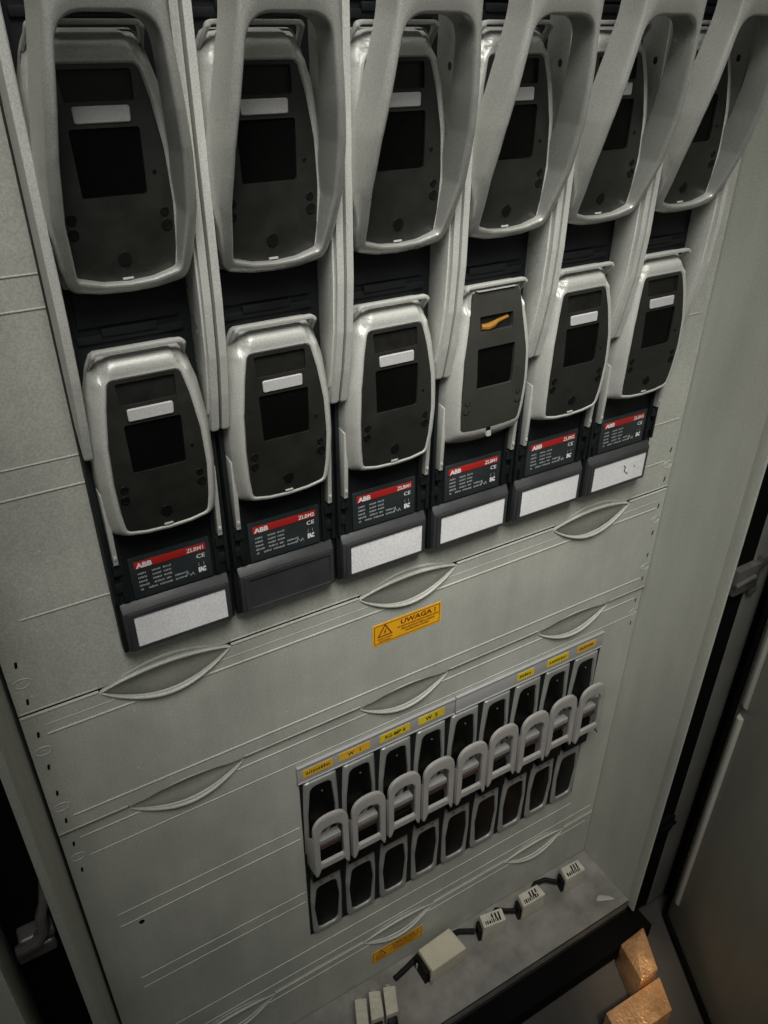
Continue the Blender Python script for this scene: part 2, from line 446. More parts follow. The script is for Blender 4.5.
def build_holder(filled):
    def b(bm):
        hexa(bm, [(-45.6, 3.2, -37.5), (45.6, 3.2, -37.5), (45.6, 3.2, 11.5), (-45.6, 3.2, 11.5)],
             [(-45, -2.2, -35), (45, -2.2, -35), (45, -2.2, 4.0), (-45, -2.2, 4.0)], .9)
        # bezel round the card
        o = rpoly([(-42, -34, 1.5), (42.5, -34, 1.5), (42.5, 3, 1.5), (-42, 3, 1.5)], 3)
        i = rpoly([(-37.4, -31.2, 1), (40.6, -31.2, 1), (40.6, -.6, 1), (-37.4, -.6, 1)], 3)
        fill(bm, [o, i], -3.6, (), None, 1.6)
    return b
def card_scratch(bm):
    tube(bm, [(8, -2.75, -10), (11, -2.8, -12.5), (9.5, -2.8, -16), (13, -2.8, -20), (16, -2.75, -22)], .6, 6)
    tube(bm, [(24, -2.75, -14), (26, -2.8, -15.5)], .5, 6)

def make_column(i, model, kind, label, card=True, scratch=False):
    cx = 132.4 + 100 * i
    t = thing('fuse_switch', (cx, 14, -40), label, 'fuse switch', 'tall fuse switch columns')
    obj('base_housing', 'base', rel(build_base), M_BLACK, t)
    h = obj('label_holder', 'holder', rel(build_holder(card)), M_BLOCK, t)
    if card:
        def cd(bm): box(bm, -37.3, 40.5, -2.75, -2.0, -31.1, -.7)
        k = obj('label_card', 'card', rel(cd), M_CARD, h)
        k['label'] = 'blank pale label card'
        if scratch: obj('scratch_mark', 'scratch', rel(card_scratch), M_BLOCK, h)
    # rating plate with its print
    def pl(bm): box(bm, -32.5, 33.5, 1.2, 3.4, 13.5, 52.5, .5)
    p = obj('rating_plate', 'rplate', rel(pl), M_GREENBLK, t)
    def red(bm): box(bm, -28.6, 29.8, .75, 1.3, 41.8, 48.4, .1)
    obj('red_stripe', 'red', rel(red), M_RED, p)
    for nm, txt, x, y_, z, h, al, sx, bo in (('maker_mark', 'ABB', -27, .5, 42.8, 4.3, 'LEFT', 1.12, .05), ('model_mark', model, 28.8, .5, 43.3, 3.6, 'RIGHT', .98, .025),
                                  ('conformity_mark', 'CE', 28.6, .9, 35.2, 3.8, 'RIGHT', 1.15, .01), ('conformity_mark', 'EAC', 28.0, .9, 21.5, 4.2, 'RIGHT', .55, .08)):
        def ink(bm): text_into(bm, txt, x, y_, z, h, al, sx, bo)
        obj(nm, 'ink' + txt, rel(ink), M_WHITEINK, p)
    def ink2(bm):
        r = random.Random(7)
        for k in range(5):
            z = 36.0 - k * 3.9
            cols = ((-27, -20), (-15.5, -8.5), (-6.5, 0)) if k < 3 else ((-27, -19), (-15, -7), (-5, -1), (2, 13))
            if k == 4: cols = ((-26.5, -24), (-20, -13), (-11, 0), (2, 12))
            for a, c in cols: scribble(bm, a, c, z, 1.9, 1.0, r)
        text_into(bm, '(  )', 27.5, 1.0, 28, 3.0, 'RIGHT', 1.1, 0)
        tube(bm, [(10.5, 1.05, 20.5), (12.5, 1.0, 24), (15, 1.0, 20.5), (17, 1.0, 23), (18, 1.0, 20)], .35, 5)
    obj('small_print', 'ink2', rel(ink2), M_GREYINK, p)
    for sx in (-1, 1):
        def peg(bm, sx=sx):
            x = sx * 42
            hexa(bm, [(x - 2.1, 3, 54), (x + 2.1, 3, 54), (x + 2.1, 3, 121), (x - 2.1, 3, 121)],
                 [(x - 1.9, -5, 54.5), (x + 1.9, -5, 54.5), (x + 1.9, -7.5, 119), (x - 1.9, -7.5, 119)], .8)
            box(bm, x - 1.1, x + 1.1, -6.2, -4, 60, 63, .3)
        obj('guide_peg', 'peg%d' % sx, rel(peg), M_SILVER, t)
        obj('side_rail', 'rail%d' % sx, rel(build_rail(sx)), M_RAIL, t)
        def rh(bm, sx=sx):
            x = 42.2
            a = [2 * math.pi * k / 16 for k in range(16)]
            loft(bm, [[(sx * xx, -13.5 + math.cos(q) * r, 384 + math.sin(q) * r * 1.3) for q in a] for xx, r in ((x + .6, 2.3), (x - .1, 2.2))], False, True)
        obj('rail_hole', 'rh%d' % sx, rel(rh), M_SMOKE2, t)  # flush grey disc, the hole's soft shade put into its colour
    make_cover(t, 0, kind)
    make_cover(t, 185, 'std')
    hd = obj('pull_handle', 'handle', rel(build_handle), M_HANDLE, t, ang=50)
    obj('dimple', 'dimple', rel(build_dimples), M_HANDLE, hd)
    return t

make_column(0, 'ZLBM1', 'std', 'leftmost tall fuse switch, beside the wide bare grey panel margin')
make_column(1, 'ZLBM2', 'std', 'tall fuse switch with an empty black label holder instead of a white card', card=False)
make_column(2, 'ZLBM1', 'std', 'tall fuse switch with a white card, standing straight above the upper orange warning sticker')
make_column(3, 'ZLBM1', 'up', 'tall fuse switch with an orange lever in the slot of its lower cover')
make_column(4, 'ZLBM2', 'std', 'tall fuse switch just right of the one with the orange lever')
make_column(5, 'ZLBM2', 'std', 'tall fuse switch nearest the right side wall, a dark curled scratch on its white card', scratch=True)

# ------------------------------------------------------------------ cover panels
XL, XR = -7.0, 745.0
def bead(bm, x0, x1, z, y, r=.9):
    tube(bm, [(x0, y + .4, z), (x0 + 2, y, z), (x1 - 2, y, z), (x1, y + .4, z)], [r * .5, r, r, r * .5], 8)
LENS = [(117, 1), (371, 1), (623, 1)]
def lens_half(xc, zs, s, n=18, w=58.5, h=34):
    """arc from the left tip to the right tip; s=+1 the upper arc, -1 the lower"""
    hu = 10.5 if s > 0 else -23.5
    return [Vector((xc - w + 2 * w * k / n, zs - 4 + hu * (math.sin(math.pi * k / n) ** .85))) for k in range(n + 1)]
def panel_outline(ztop, zbot, lt, lb):
    """ztop seam with scoops cut into it (lower arcs), zbot seam with upper arcs cut out"""
    pts = []
    pts.append(Vector((XL, ztop)))
    if lt:
        for xc, _ in LENS: pts += lens_half(xc, ztop + 1, -1)
    pts.append(Vector((XR, ztop))); pts.append(Vector((XR, zbot)))
    if lb:
        for xc, _ in reversed(LENS): pts += list(reversed([Vector((p.x, max(p.y, zbot))) for p in lens_half(xc, zbot - 1, 1)]))
    pts.append(Vector((XL, zbot)))
    out = [pts[0]]
    for p in pts[1:]:
        if (p - out[-1]).length > .05: out.append(p)
    return out
def seam_step(bm, ztop, y):     # folded top edge of a panel, broken by the grips
    xs = [XL + 1] + sum([[xc - 60, xc + 60] for xc, _ in LENS], []) + [XR - 1]
    for a, b in zip(xs[::2], xs[1::2]):
        tube(bm, [(a, y + .8, ztop - 1.0), (b, y + .8, ztop - 1.0)], 1.5, 8)
def panel(name, ztop, zbot, y, lt, lb, beads, label):
    t = thing(name, ((XL + XR) / 2, y, zbot), label, 'cover panel', 'grey cover panels')
    def r(b):
        def f(bm):
            b(bm)
            for v in bm.verts: v.co -= Vector(((XL + XR) / 2, y, zbot)) * S
        return f
    def b(bm):
        fill(bm, [panel_outline(ztop, zbot, lt, lb)], y, (), None, 2.2)
        for (x0, x1, z, rr) in beads:
            gap = 0
            if lt and 0 < ztop - 3 - z < 23.5: gap = 58.5 * (1 - 2 * math.asin(((ztop - 3 - z) / 23.5) ** 1.18) / math.pi) + 6
            if not gap: bead(bm, x0, x1, z, y + .1, rr); continue
            xs = [x0] + sum([[xc - gap, xc + gap] for xc, _ in LENS], []) + [x1]
            for a, c in zip(xs[::2], xs[1::2]):
                if c - a > 6: bead(bm, a, c, z, y + .1, rr)
        if lt: seam_step(bm, ztop, y)
        if lb:
            xs = [XL + 1] + sum([[xc - 60, xc + 60] for xc, _ in LENS], []) + [XR - 1]
            for a, c in zip(xs[::2], xs[1::2]): tube(bm, [(a, y + .7, zbot + 1.0), (c, y + .7, zbot + 1.0)], 1.3, 8)
    obj('sheet', None, r(b), M_PANEL, t)
    if lt:
        for xc, _ in LENS:
            def g(bm, xc=xc):
                up = lens_half(xc, ztop + 1, 1); lo = lens_half(xc, ztop + 1, -1)
                rows = []
                for f in (0, .03, .1, .25, .4, .55, .7, .8, .88, .939, .955, .97, .985, 1):
                    dep = (3.5 * min(f / .03, 1) + 11 * f) * (1 if ztop > -200 else .62 if ztop > -600 else .25)
                    rows.append([(lerp(a.x, c.x, f), y + .4 + dep * math.sin(math.pi * k / (len(up) - 1)) ** .6, lerp(a.y, c.y - 14 * math.sin(math.pi * k / (len(up) - 1)) ** .5, f)) for k, (a, c) in enumerate(zip(up, lo))])
                loft(bm, rows, closed=False)
            gr = obj('grip_recess', None, r(g), M_PANEL, t, ang=60)
            def rim(bm, xc=xc):
                lo = lens_half(xc, ztop + 1, -1); up = lens_half(xc, ztop + 1, 1); n = len(lo)
                tube(bm, [(p.x, y - 3.5 * math.sin(math.pi * k / (n - 1)), p.y) for k, p in enumerate(lo)], [1.0 + 1.0 * math.sin(math.pi * k / (n - 1)) for k in range(n)], 10)
                tube(bm, [(p.x, y - 1.6 * math.sin(math.pi * k / (n - 1)), p.y + .8) for k, p in enumerate(up)], [1.0 + 1.0 * math.sin(math.pi * k / (n - 1)) for k in range(n)], 10)
                tube(bm, [(p.x, y + 1.9 - .2 * math.sin(math.pi * k / (n - 1)), p.y + 6.2 * math.sin(math.pi * k / (n - 1)) ** .7) for k, p in enumerate(up)], [1.2 + 1.7 * math.sin(math.pi * k / (n - 1)) for k in range(n)], 12)
            obj('rim', None, r(rim), M_PANEL, gr, ang=60)
    return t, r
def locks(t, r, y, sets):
    for (z, d) in sets:
        for x in (3.0, 736.5):
            for dz in (d, -d):
                def sl(bm, x=x, z=z + dz):
                    lo = rpoly([(x - 1.5, z - 3.3, 1.2), (x + .7, z - 3.3, 1.2), (x + 1.4, z + 3.3, 1.2), (x - .8, z + 3.3, 1.2)], 4)
                    fill(bm, [lo], y - .25)
                obj('lock_slot', None, r(sl), M_SOCKET, t)
            def ov(bm, x=x, z=z):
                a = [2 * math.pi * k / 24 for k in range(24)]
                tube(bm, [(x + math.cos(q) * 7, y, z + math.sin(q) * 4.6) for q in a + [0]], .55, 6, False)
                disc(bm, x, y - .3, z, 1.0, 1, 10, .3)
            obj('quarter_turn_lock', None, r(ov), M_PANEL, t)

Y1 = 14.0
full = lambda z, rr=.9: (XL + 16, XR - 12, z, rr)
tA, rA = panel('cover_panel', 620, -75, Y1, False, True, [(XL + 2, 100, 274, .8), (XL + 2, 100, 252, .8), (XL + 2, 100, 144.5, .8), (XL + 2, 100, 121.3, .9), (14, 740, 18, .9), (690, 738, 274, .8), (690, 738, 144, .8), (690, 730, -36, .8)],
               'grey top cover panel carrying the row of tall fuse switches')
locks(tA, rA, Y1, [(-42.5, 20)])
tB, rB = panel('cover_panel', -78, -230, Y1, True, True, [full(-93, .5), full(-103.5, 1.1), full(-211, 1.1)],
               'grey blank cover panel with the orange warning sticker in its middle')
locks(tB, rB, Y1, [(-121, 20), (-194.5, 19)])
Y3 = 17.0
tC, rC = panel('cover_panel', -233, -694, Y3, True, True, [full(-247, 1.0), (XL + 20, 738, -276, .8), (20, 232, -385, .8), (20, 232, -406, .9), (25, 232, -512, .8), (25, 232, -532, .8), (25, 690, -640, .9), (25, 738, -676, .9)],
               'grey cover panel with the row of nine small fuse switches let into it')
locks(tC, rC, Y3, [(-271.5, 20)])
def hole(bm): disc(bm, 42, Y3 - .3, -414, 3.2, 1, 16, .2)
obj('screw_hole', None, rC(hole), M_SOCKET, tC)
tD, rD = panel('cover_panel', -697, -806, Y3, True, False, [full(-712, .9)],
               'lowest grey cover panel, just above the dusty cabinet floor plate')

def sticker(name, x0, x1, z0, z1, y, label, worn):
    t = thing(name, ((x0 + x1) / 2, y, (z0 + z1) / 2), label, 'sticker', 'orange warning stickers')
    o = Vector(((x0 + x1) / 2, y, (z0 + z1) / 2)) * S
    def r(b):
        def f(bm):
            b(bm)
            for v in bm.verts: v.co -= o
        return f
    def bg(bm): fill(bm, [rpoly([(x0, z0, 1), (x1, z0, 1), (x1, z1, 1), (x0, z1, 1)], 3)], y - .35, (), None, .35)
    obj('backing', None, r(bg), M_STICK, t)
    def ink(bm):
        yy = y - .5; m = 2.0
        fill(bm, [[Vector(q) for q in ((x0 + m, z0 + m), (x1 - m, z0 + m), (x1 - m, z1 - m), (x0 + m, z1 - m))], [Vector(q) for q in ((x0 + m + .8, z0 + m + .8), (x1 - m - .8, z0 + m + .8), (x1 - m - .8, z1 - m - .8), (x0 + m + .8, z1 - m - .8))]], yy)
        cx = x0 + 15; b = z0 + 10.5
        tri = lambda k: [Vector((cx - 9.5 * k, b + 5.5 - 5.5 * k)), Vector((cx + 9.5 * k, b + 5.5 - 5.5 * k)), Vector((cx, b + 5.5 + 11 * k))]
        fill(bm, [tri(1), tri(.72)], yy)
        bolt = [(0.8, 8.6), (-1.6, 4.2), (-.2, 4.2), (-1.0, .8), (1.8, 5.2), (.4, 5.2), (1.9, 8.6)]
        fill(bm, [[Vector((cx + a, b + c + .6)) for a, c in bolt]], yy)
        rr = random.Random(3)
        scribble(bm, cx - 9, cx + 9, z0 + 6.6, 2.2, yy, rr); scribble(bm, cx - 7, cx + 7, z0 + 3.6, 2.0, yy, rr)
        text_into(bm, 'UWAGA !', (x0 + 27 + x1) / 2, yy, z1 - 10.5, 6.0, 'CENTER', 1.2, .035)
        xm = (x0 + 27 + x1) / 2
        scribble(bm, xm - 26, xm + 26, z1 - 14.6, 2.6, yy, rr); scribble(bm, xm - 21, xm + 21, z1 - 18.6, 2.6, yy, rr); scribble(bm, xm - 16, xm + 14, z1 - 22.4, 2.6, yy, rr)
    obj('warning_print', None, r(ink), M_RUSTINK, t)
    return t
sticker('warning_sticker', 327, 413, -150, -121.5, Y1, 'bright orange warning sticker reading UWAGA under the middle finger grip', False)
sticker('warning_sticker', 326, 414, -768, -740, Y3, 'dim orange warning sticker low down behind the big beige box', True)

# ------------------------------------------------------------------ the nine small fuse switches
SX0 = 258.6; YS = 13.0
def srel(b):
    def f(bm):
        b(bm)
        for v in bm.verts: v.co -= Vector((0, Y3, -608)) * S
    return f
n2 = 120
def s_frame(bm):
    box(bm, -24.7, 24.7, Y3 - 1.5, Y3 + 4, -607, -309, .3)
def oval_part(zt, zb, wt, wm, wb, ot, ob, o_t, o_m, o_b, yfr):
    zc = (zt + zb) / 2
    def b(bm):
        out = polar(rpoly(mirror([(wt, zt, 3), (wm, lerp(zt, zb, .4), 30), (wb, zb, 4), (0, zb, 0)])), (0, zc), n2)
        inn = polar(rpoly(mirror([(o_t, ot, 9), (o_m, lerp(ot, ob, .45), 40), (o_b, ob, 9)])), (0, (ot + ob) / 2), n2)
        R = [[(p.x, Y3 - 1, p.y) for p in out], [(p.x, yfr + 2.5, p.y) for p in out], [(p.x, yfr, p.y) for p in inset(out, 2)],
             [(p.x, yfr - .8, p.y) for p in [lerp(a, c, .6) for a, c in zip(out, inn)]], [(p.x, yfr, p.y) for p in inn], [(p.x, yfr + 2.5, p.y) for p in inset(inn, .6)]]
        loft(bm, R)
    def c(bm):
        inn = polar(rpoly(mirror([(o_t, ot, 9), (o_m, lerp(ot, ob, .45), 40), (o_b, ob, 9)])), (0, (ot + ob) / 2), n2)
        rings = [[(lerp(0, p.x, q), yfr + 1.2 + 1.2 * q * q, lerp((ot + ob) / 2, p.y, q)) for p in inset(inn, -.3)] for q in (1, .85, .6, .3)]
        loft(bm, rings, False, True)
    return b, c
upB, upC = oval_part(-311, -440, 20.5, 22.5, 23.6, -320.5, -425, 13.5, 17.8, 18, YS)
loB, loC = oval_part(-483, -605, 19.5, 22, 21, -506, -597, 14, 18.2, 14.5, YS - 1)
def s_handle(bm):
    n = 150
    inn = polar(rpoly(mirror([(15.2, -368, 15), (15.2, -428, 1.5), (0, -428, 0)]), 8), (0, -398), n)
    out = polar(rpoly(mirror([(22.6, -349.5, 22), (22.8, -449, 3), (0, -449, 0)]), 8), (0, -398), n)
    # arms run on below the bar: the outer outline is notched
    out2 = []
    for p in out:
        if p.y < -438 and abs(p.x) < 18.5: p = Vector((p.x, -438))
        out2.append(p)
    out = out2
    yf = lambda z: -9.5 + .022 * (z + 400)
    R = []
    def add(f, dy, ab=None): R.append([(p.x, (yf(p.y) + dy) if ab is None else ab, p.y) for p in f])
    mid = lambda t: [lerp(a, b, t) for a, b in zip(inn, out)]
    add(inn, 4); add(inn, .9); add(mid(.07), .15); add(mid(.3), 0); add(mid(.7), 0); add(mid(.93), .15); add(out, .9); add(out, 4)
    loft(bm, R, loop=True)
    for sx in (-1, 1):      # arms back to the switch body
        hexa(bm, [(sx * 19, yf(-420) + 3, -380), (sx * 23.3, yf(-420) + 3, -380), (sx * 23.3, yf(-420) + 3, -447), (sx * 19, yf(-420) + 3, -447)],
             [(sx * 19, 15, -405), (sx * 22.6, 15, -405), (sx * 22.6, 15, -452), (sx * 19, 15, -452)], .6)
def s_inside(bm):
    box(bm, -15, 15, 3, 14, -424, -404, .8)
    box(bm, -15, 15, 8, 14, -440, -424, .8)
def s_blade(bm):
    hexa(bm, [(-1, 4, -398), (4, 4, -398), (4, 12, -398), (-1, 12, -398)], [(5, 6, -384), (9, 6, -384), (9, 12, -384), (5, 12, -384)], .6)
    box(bm, -15, 15, -4.5, 6, -404, -396, 1.0)
def s_red(bm): box(bm, -14.5, 14.5, -3.5, 3.5, -412, -405.5, .6)
def s_slot(bm): box(bm, -21, 21, 4, 15, -481, -432, 1.0)
def s_pins(bm):
    for x in (-8, 8): disc(bm, x, YS - 3.2, -497, 2.3, 3, 12, .9)
S_LAB = ['leftmost of the nine small fuse switches, by the blank grey panel',
         'small fuse switch under the amber tape reading W 1',
         'small fuse switch under the yellow tape reading RG-MP 4',
         'small fuse switch under the yellow tape reading W 5',
         'small fuse switch without tape, just under the joint of the label strips',
         'small fuse switch without tape, left of the one under the shortest tape',
         'small fuse switch under the shortest yellow tape',
         'small fuse switch under the yellow tape second from the wall end of its row',
         'small fuse switch at the side wall end of its row, under amber tape']
for i in range(9):
    t = thing('small_fuse_switch', (SX0 + 50 * i, Y3, -608), S_LAB[i], 'fuse switch', 'small fuse switches')
    obj('back_plate', 's_frame', srel(s_frame), M_BLACK, t)
    a = obj('upper_cover', 's_up', srel(upB), M_SMALLF, t); obj('dark_face', 's_upc', srel(upC), M_PANE, a)
    def dot(bm): disc(bm, 2, YS + .9, -336, 1.3, 1, 10, .4)
    obj('test_point', 's_dot', srel(dot), M_STEEL, a)
    a = obj('lower_cover', 's_lo', srel(loB), M_SMALLF, t); obj('dark_face', 's_loc', srel(loC), M_PANE, a)
    if i not in (2, 8): obj('terminal_pins', 's_pins', srel(s_pins), M_STEEL, a)
    h = obj('handle', 's_hand', srel(s_handle), M_SMALLH, t, ang=28)
    h.location = (random.uniform(-.5, .5) * S, random.uniform(-1.6, 1.2) * S, random.uniform(-1.5, 1.5) * S)
    obj('red_marker', 's_red', srel(s_red), M_MAROON, h)
    obj('contact_block', 's_ins', srel(s_inside), M_SMOKE, t)
    obj('blade', 's_bl', srel(s_blade), M_SMALLF, t)
    obj('slot_block', 's_slot', srel(s_slot), M_SOCKET, t)

# label strips over the small switches
def strip(x0, x1, tapes, label):
    z0, z1, y = -307.5, -281.5, Y3 - 3.5
    o = Vector(((x0 + x1) / 2, Y3, z0)) * S
    t = thing('label_strip', ((x0 + x1) / 2, Y3, z0), label, 'label strip', 'label strips over the small switches')
    def r(b):
        def f(bm):
            b(bm)
            for v in bm.verts: v.co -= o
        return f
    def bar(bm):
        box(bm, x0, x1, y, Y3 - .5, z0, z1, .6)
        box(bm, x0, x1, y - 1.2, y + .5, z1 - 1.6, z1 + .2, .4); box(bm, x0, x1, y - 1.0, y + .5, z0 - .2, z0 + 1.4, .4)
    obj('carrier', None, r(bar), M_STRIP, t)
    for (a, c, m, s, zc, h) in tapes:
        def tp(bm, a=a, c=c): fill(bm, [rpoly([(a, zc - 6, .6), (c, zc - 6, .6), (c, zc + 6, .6), (a, zc + 6, .6)], 3)], y - .4, (), None, .4)
        k = obj('marker_tape', None, r(tp), m, t)
        def ik(bm, a=a, c=c, s=s, h=h):
            if s: text_into(bm, s, (a + c) / 2, y - .55, zc - h / 2, h, 'CENTER', .95, .03)
            else:
                rr = random.Random(int(a)); scribble(bm, a + 4, c - 4, zc - 2, 4.6, y - .55, rr)
        obj('tape_print', None, r(ik), M_INK, k)
    return t
strip(231.5, 441.5, [(238, 275, M_AMBER, '', -294.5, 5), (283, 323, M_AMBER, 'W   1', -294.0, 5.5), (336, 377, M_YELLOW, 'RG-MP 4', -294, 5.5), (389, 426, M_YELLOW, 'W  5', -293.5, 6)],
      'grey label strip carrying four yellow and amber tapes, left of the joint')
strip(443, 683, [(537, 564, M_YELLOW, '', -295, 5), (586, 622, M_YELLOW, '', -294.5, 5), (637, 670, M_AMBER, '', -294, 5)],
      'grey label strip with a long bare stretch, then three small tapes')

# ------------------------------------------------------------------ cabinet
cab = thing('cabinet', (369, 14, -850), 'light grey steel cabinet enclosure around the cover panels, with black gasket gutters', 'cabinet')
def cr(b):
    def f(bm):
        b(bm)
        for v in bm.verts: v.co -= Vector((369, 14, -850)) * S
    return f
def rwall(bm):
    hexa(bm, [(746.5, 43, -806), (750, 43, -806), (750, -92, -806), (746.5, -96, -806)], [(746.5, 43, 640), (750, 43, 640), (750, -92, 640), (746.5, -96, 640)], 0)
    # rolled front edge
    pts = [(746.4, -86), (744.8, -91), (743.8, -97), (744.0, -101), (745.4, -102.5)]
    loft(bm, [[(x, y, z) for x, y in pts] for z in (-812, 640)], closed=False)
def lwall(bm):
    hexa(bm, [(-8.5, 43, -806), (-17.5, -106, -806), (-24, -100, -806), (-24, 43, -806)],
         [(-8.5, 43, 640), (-17.5, -106, 640), (-24, -100, 640), (-24, 43, 640)], 0)
obj('side_wall', None, cr(rwall), M_WALL, cab); obj('side_wall', None, cr(lwall), M_WALL, cab)
def flo(bm):
    box(bm, -18, 746, -89, 16, -806, -800, .8)
    box(bm, -18, 746, -89, -86.5, -822, -801, .4)
obj('floor_plate', None, cr(flo), M_FLOORPL, cab)
def gut(bm):
    box(bm, 764.5, 832, -70, -40, -846, 640); box(bm, 765, 795.5, -91, -70.2, -846, 640); box(bm, -64, 764, -128, -89.8, -860, -829); box(bm, -64, -24.5, -60, -40, -846, 640)
    box(bm, -64, 812, -70, -60, -846, -823)
    box(bm, -64, 812, -62, 26, -849, -824)
    box(bm, -24, 764, 44, 50, -846, 640)
obj('gasket_gutter', None, cr(gut), M_GUTTER, cab)
def post(bm): box(bm, 796, 836, -92, -70.5, -850, 640, 2.5)
obj('frame_post', None, cr(post), M_POST, cab)
def post2(bm): box(bm, -140, -64.5, -124, -62, -850, 640, 2.5)
obj('frame_post', None, cr(post2), M_WALL, cab)  # lighter colour than the other post, standing in for stronger light
def seal(bm):
    tube(bm, [(844, -92, z) for z in (-848, -400, 0, 640)], 6.5, 10)
    for z in range(-840, 400, 12): box(bm, 835, 838, -98, -92, z, z + 3, .4)
obj('rubber_seal', None, cr(seal), M_GUTTER, cab)
def brk(bm):
    box(bm, 760, 804, -100, -86, -178, -140, 3); box(bm, 800, 815, -101, -91, -148, -132, 4); box(bm, 796, 810, -99, -91, -190, -176, 4)
    tube(bm, [(758, -101, -160), (792, -101, -156)], 3, 8)
obj('hinge_bracket', None, cr(brk), M_STEEL, cab)
def brk2(bm):
    box(bm, 756, 790, -98, -86, -640, -606, 3); tube(bm, [(758, -99, -622), (790, -99, -620)], 3, 8)
obj('hinge_bracket', None, cr(brk2), M_GUTTER, cab)

latch = thing('door_latch', (-42, -60, -216), 'dark metal door latch in the black gutter at the lower left', 'latch')
def lr(b):
    def f(bm):
        b(bm)
        for v in bm.verts: v.co -= Vector((-42, -60, -216)) * S
    return f
def lt1(bm): tube(bm, [(-24, -66, -172), (-28, -74, -190), (-34, -76, -205), (-35, -76, -222), (-42, -76, -232), (-58, -74, -238)], [3, 4, 4.5, 5, 6, 5], 10)
def lt2(bm): box(bm, -62, -30, -72, -60, -262, -246, 4, 3); box(bm, -56, -28, -76, -60, -236, -226, 3, 3)
def lt3(bm):
    disc(bm, -22, -64, -222, 3.2, 4, 14, 1); tube(bm, [(-21, -63, -232), (-18, -63, -252)], 2.6, 8)
obj('latch_arm', None, lr(lt1), M_STEEL, latch); obj('latch_body', None, lr(lt2), M_STEEL, latch); obj('rivet', None, lr(lt3), M_STEEL, latch)

# the open door on the right, hung on the outer post
hx, hy = 822.0, -112.0
ang = math.atan2(-165, -80)      # direction the door runs from its hinge
door = thing('steel_door', (hx, hy, -866), 'grey open cabinet door with a stiffening rib along its hinge side', 'door', rz=ang)
door['kind'] = 'thing'
def dsheet(bm): box(bm, 0, 700, 0, 22, 0, 1500, 2.5)
def drib(z0, z1):
    def b(bm):
        hexa(bm, [(14, 0, z0), (27, 0, z0), (27, 0, z1), (14, 0, z1)], [(17, -5, z0 + 4), (24, -5, z0 + 4), (24, -5, z1 - 4), (17, -5, z1 - 4)], 1.2)
    return b
def dseal(bm): tube(bm, [(4, -3, 4), (4, -3, 1490)], 4, 8); tube(bm, [(4, -3, 4), (690, -3, 4)], 4.5, 8)
obj('door_sheet', None, dsheet, M_DOOR, door)
obj('stiffening_rib', None, drib(60, 488), M_DOOR, door); obj('stiffening_rib', None, drib(504, 1480), M_DOOR, door)
obj('door_seal', None, dseal, M_GUTTER, door)

# ------------------------------------------------------------------ things on the floor plate
def solid(name, top, h, m, bev, label, cat, group, zt, parts=()):
    cx = sum(p[0] for p in top) / len(top); cy = sum(p[1] for p in top) / len(top); zb = zt - h
    t = thing(name, (cx, cy, zb), label, cat, group)
    def r(b):
        def f(bm):
            b(bm)
            for v in bm.verts: v.co -= Vector((cx, cy, zb)) * S
        return f
    def b(bm): hexa(bm, [(x, y, zb) for x, y in top], [(lerp(cx, x, .96), lerp(cy, y, .96), zt) for x, y in top], bev, 3)
    obj('body', None, r(b), m, t)
    return t, r, cx, cy, zb
FZ = -800
def block(top, h, label, seed):
    t, r, cx, cy, zb = solid('terminal_block', top, h, M_CERAM, 2.0, label, 'terminal block', 'small off-white blocks on the floor plate', FZ + h)
    a = Vector(top[0]); b = Vector(top[1]); d = Vector(top[3])
    u = (b - a); w = (d - a)
    def mk(bm):
        rr = random.Random(seed); z = FZ + h + .15
        def q(s0, s1, t0, t1):
            P = [a + u * s + w * v for s, v in ((s0, t0), (s1, t0), (s1, t1), (s0, t1))]
            bm.faces.new([V(bm, p.x, p.y, z) for p in P])
        for k in range(3): q(.46 + .14 * k, .53 + .14 * k, .2, .2 + rr.uniform(.3, .42))
        s = .14
        while s < .8:
            e = s + rr.uniform(.03, .08); q(s, e, .62 - rr.uniform(0, .08), .84); s = e + .035
    obj('printed_marks', None, r(mk), M_SOCKET, t)
    def sh(bm):
        P = [a - u * .12 + w * .1, a + u * .02 + w * .1, a + u * .02 + w * .85, a - u * .12 + w * .85]
        hexa(bm, [(p.x, p.y, FZ + .3) for p in P], [(p.x, p.y, FZ + h * .72) for p in P], .8)
    obj('dark_side', None, r(sh), M_SOCKET, t)  # black slab along the left end of the block
block([(504, -4), (543, -11), (537.5, -31), (498, -25)], 38, 'small off-white block next to the big beige box', 1)
block([(577, -7), (617, -8), (618, -29), (572, -29)], 37, 'small off-white block in the middle of the three with printed marks', 2)
block([(667, -5), (704, -7), (703, -28), (662, -27)], 36, 'small off-white block with printed marks tucked by the side wall', 5)
bx, br_, bcx, bcy, bzb = solid('junction_box', [(396, 3), (458, 8), (463, -33), (397, -36)], 30, M_BEIGE, 2.5, 'big beige box with a rough plain lid on the floor plate', 'box', None, FZ + 30)
def bxs(bm):
    hexa(bm, [(388, 2, FZ + .3), (398, 2, FZ + .3), (398, -33, FZ + .3), (388, -33, FZ + .3)], [(391, 0, FZ + 22), (398, 0, FZ + 22), (398, -30, FZ + 22), (391, -30, FZ + 22)], 1)
obj('dark_end', None, br_(bxs), M_SOCKET, bx)
def bsc(bm):
    for p in ((389.5, -8), (396, -36.6)):
        a = [2 * math.pi * k / 12 for k in range(12)]
        loft(bm, [[(p[0] + math.cos(q) * rr, p[1] + math.sin(q) * rr, z) for q in a] for rr, z in ((1.9, FZ + 1), (1.9, FZ + 14), (1.1, FZ + 15.2))], False, True)
obj('screw', None, br_(bsc), M_SMALLF, bx)
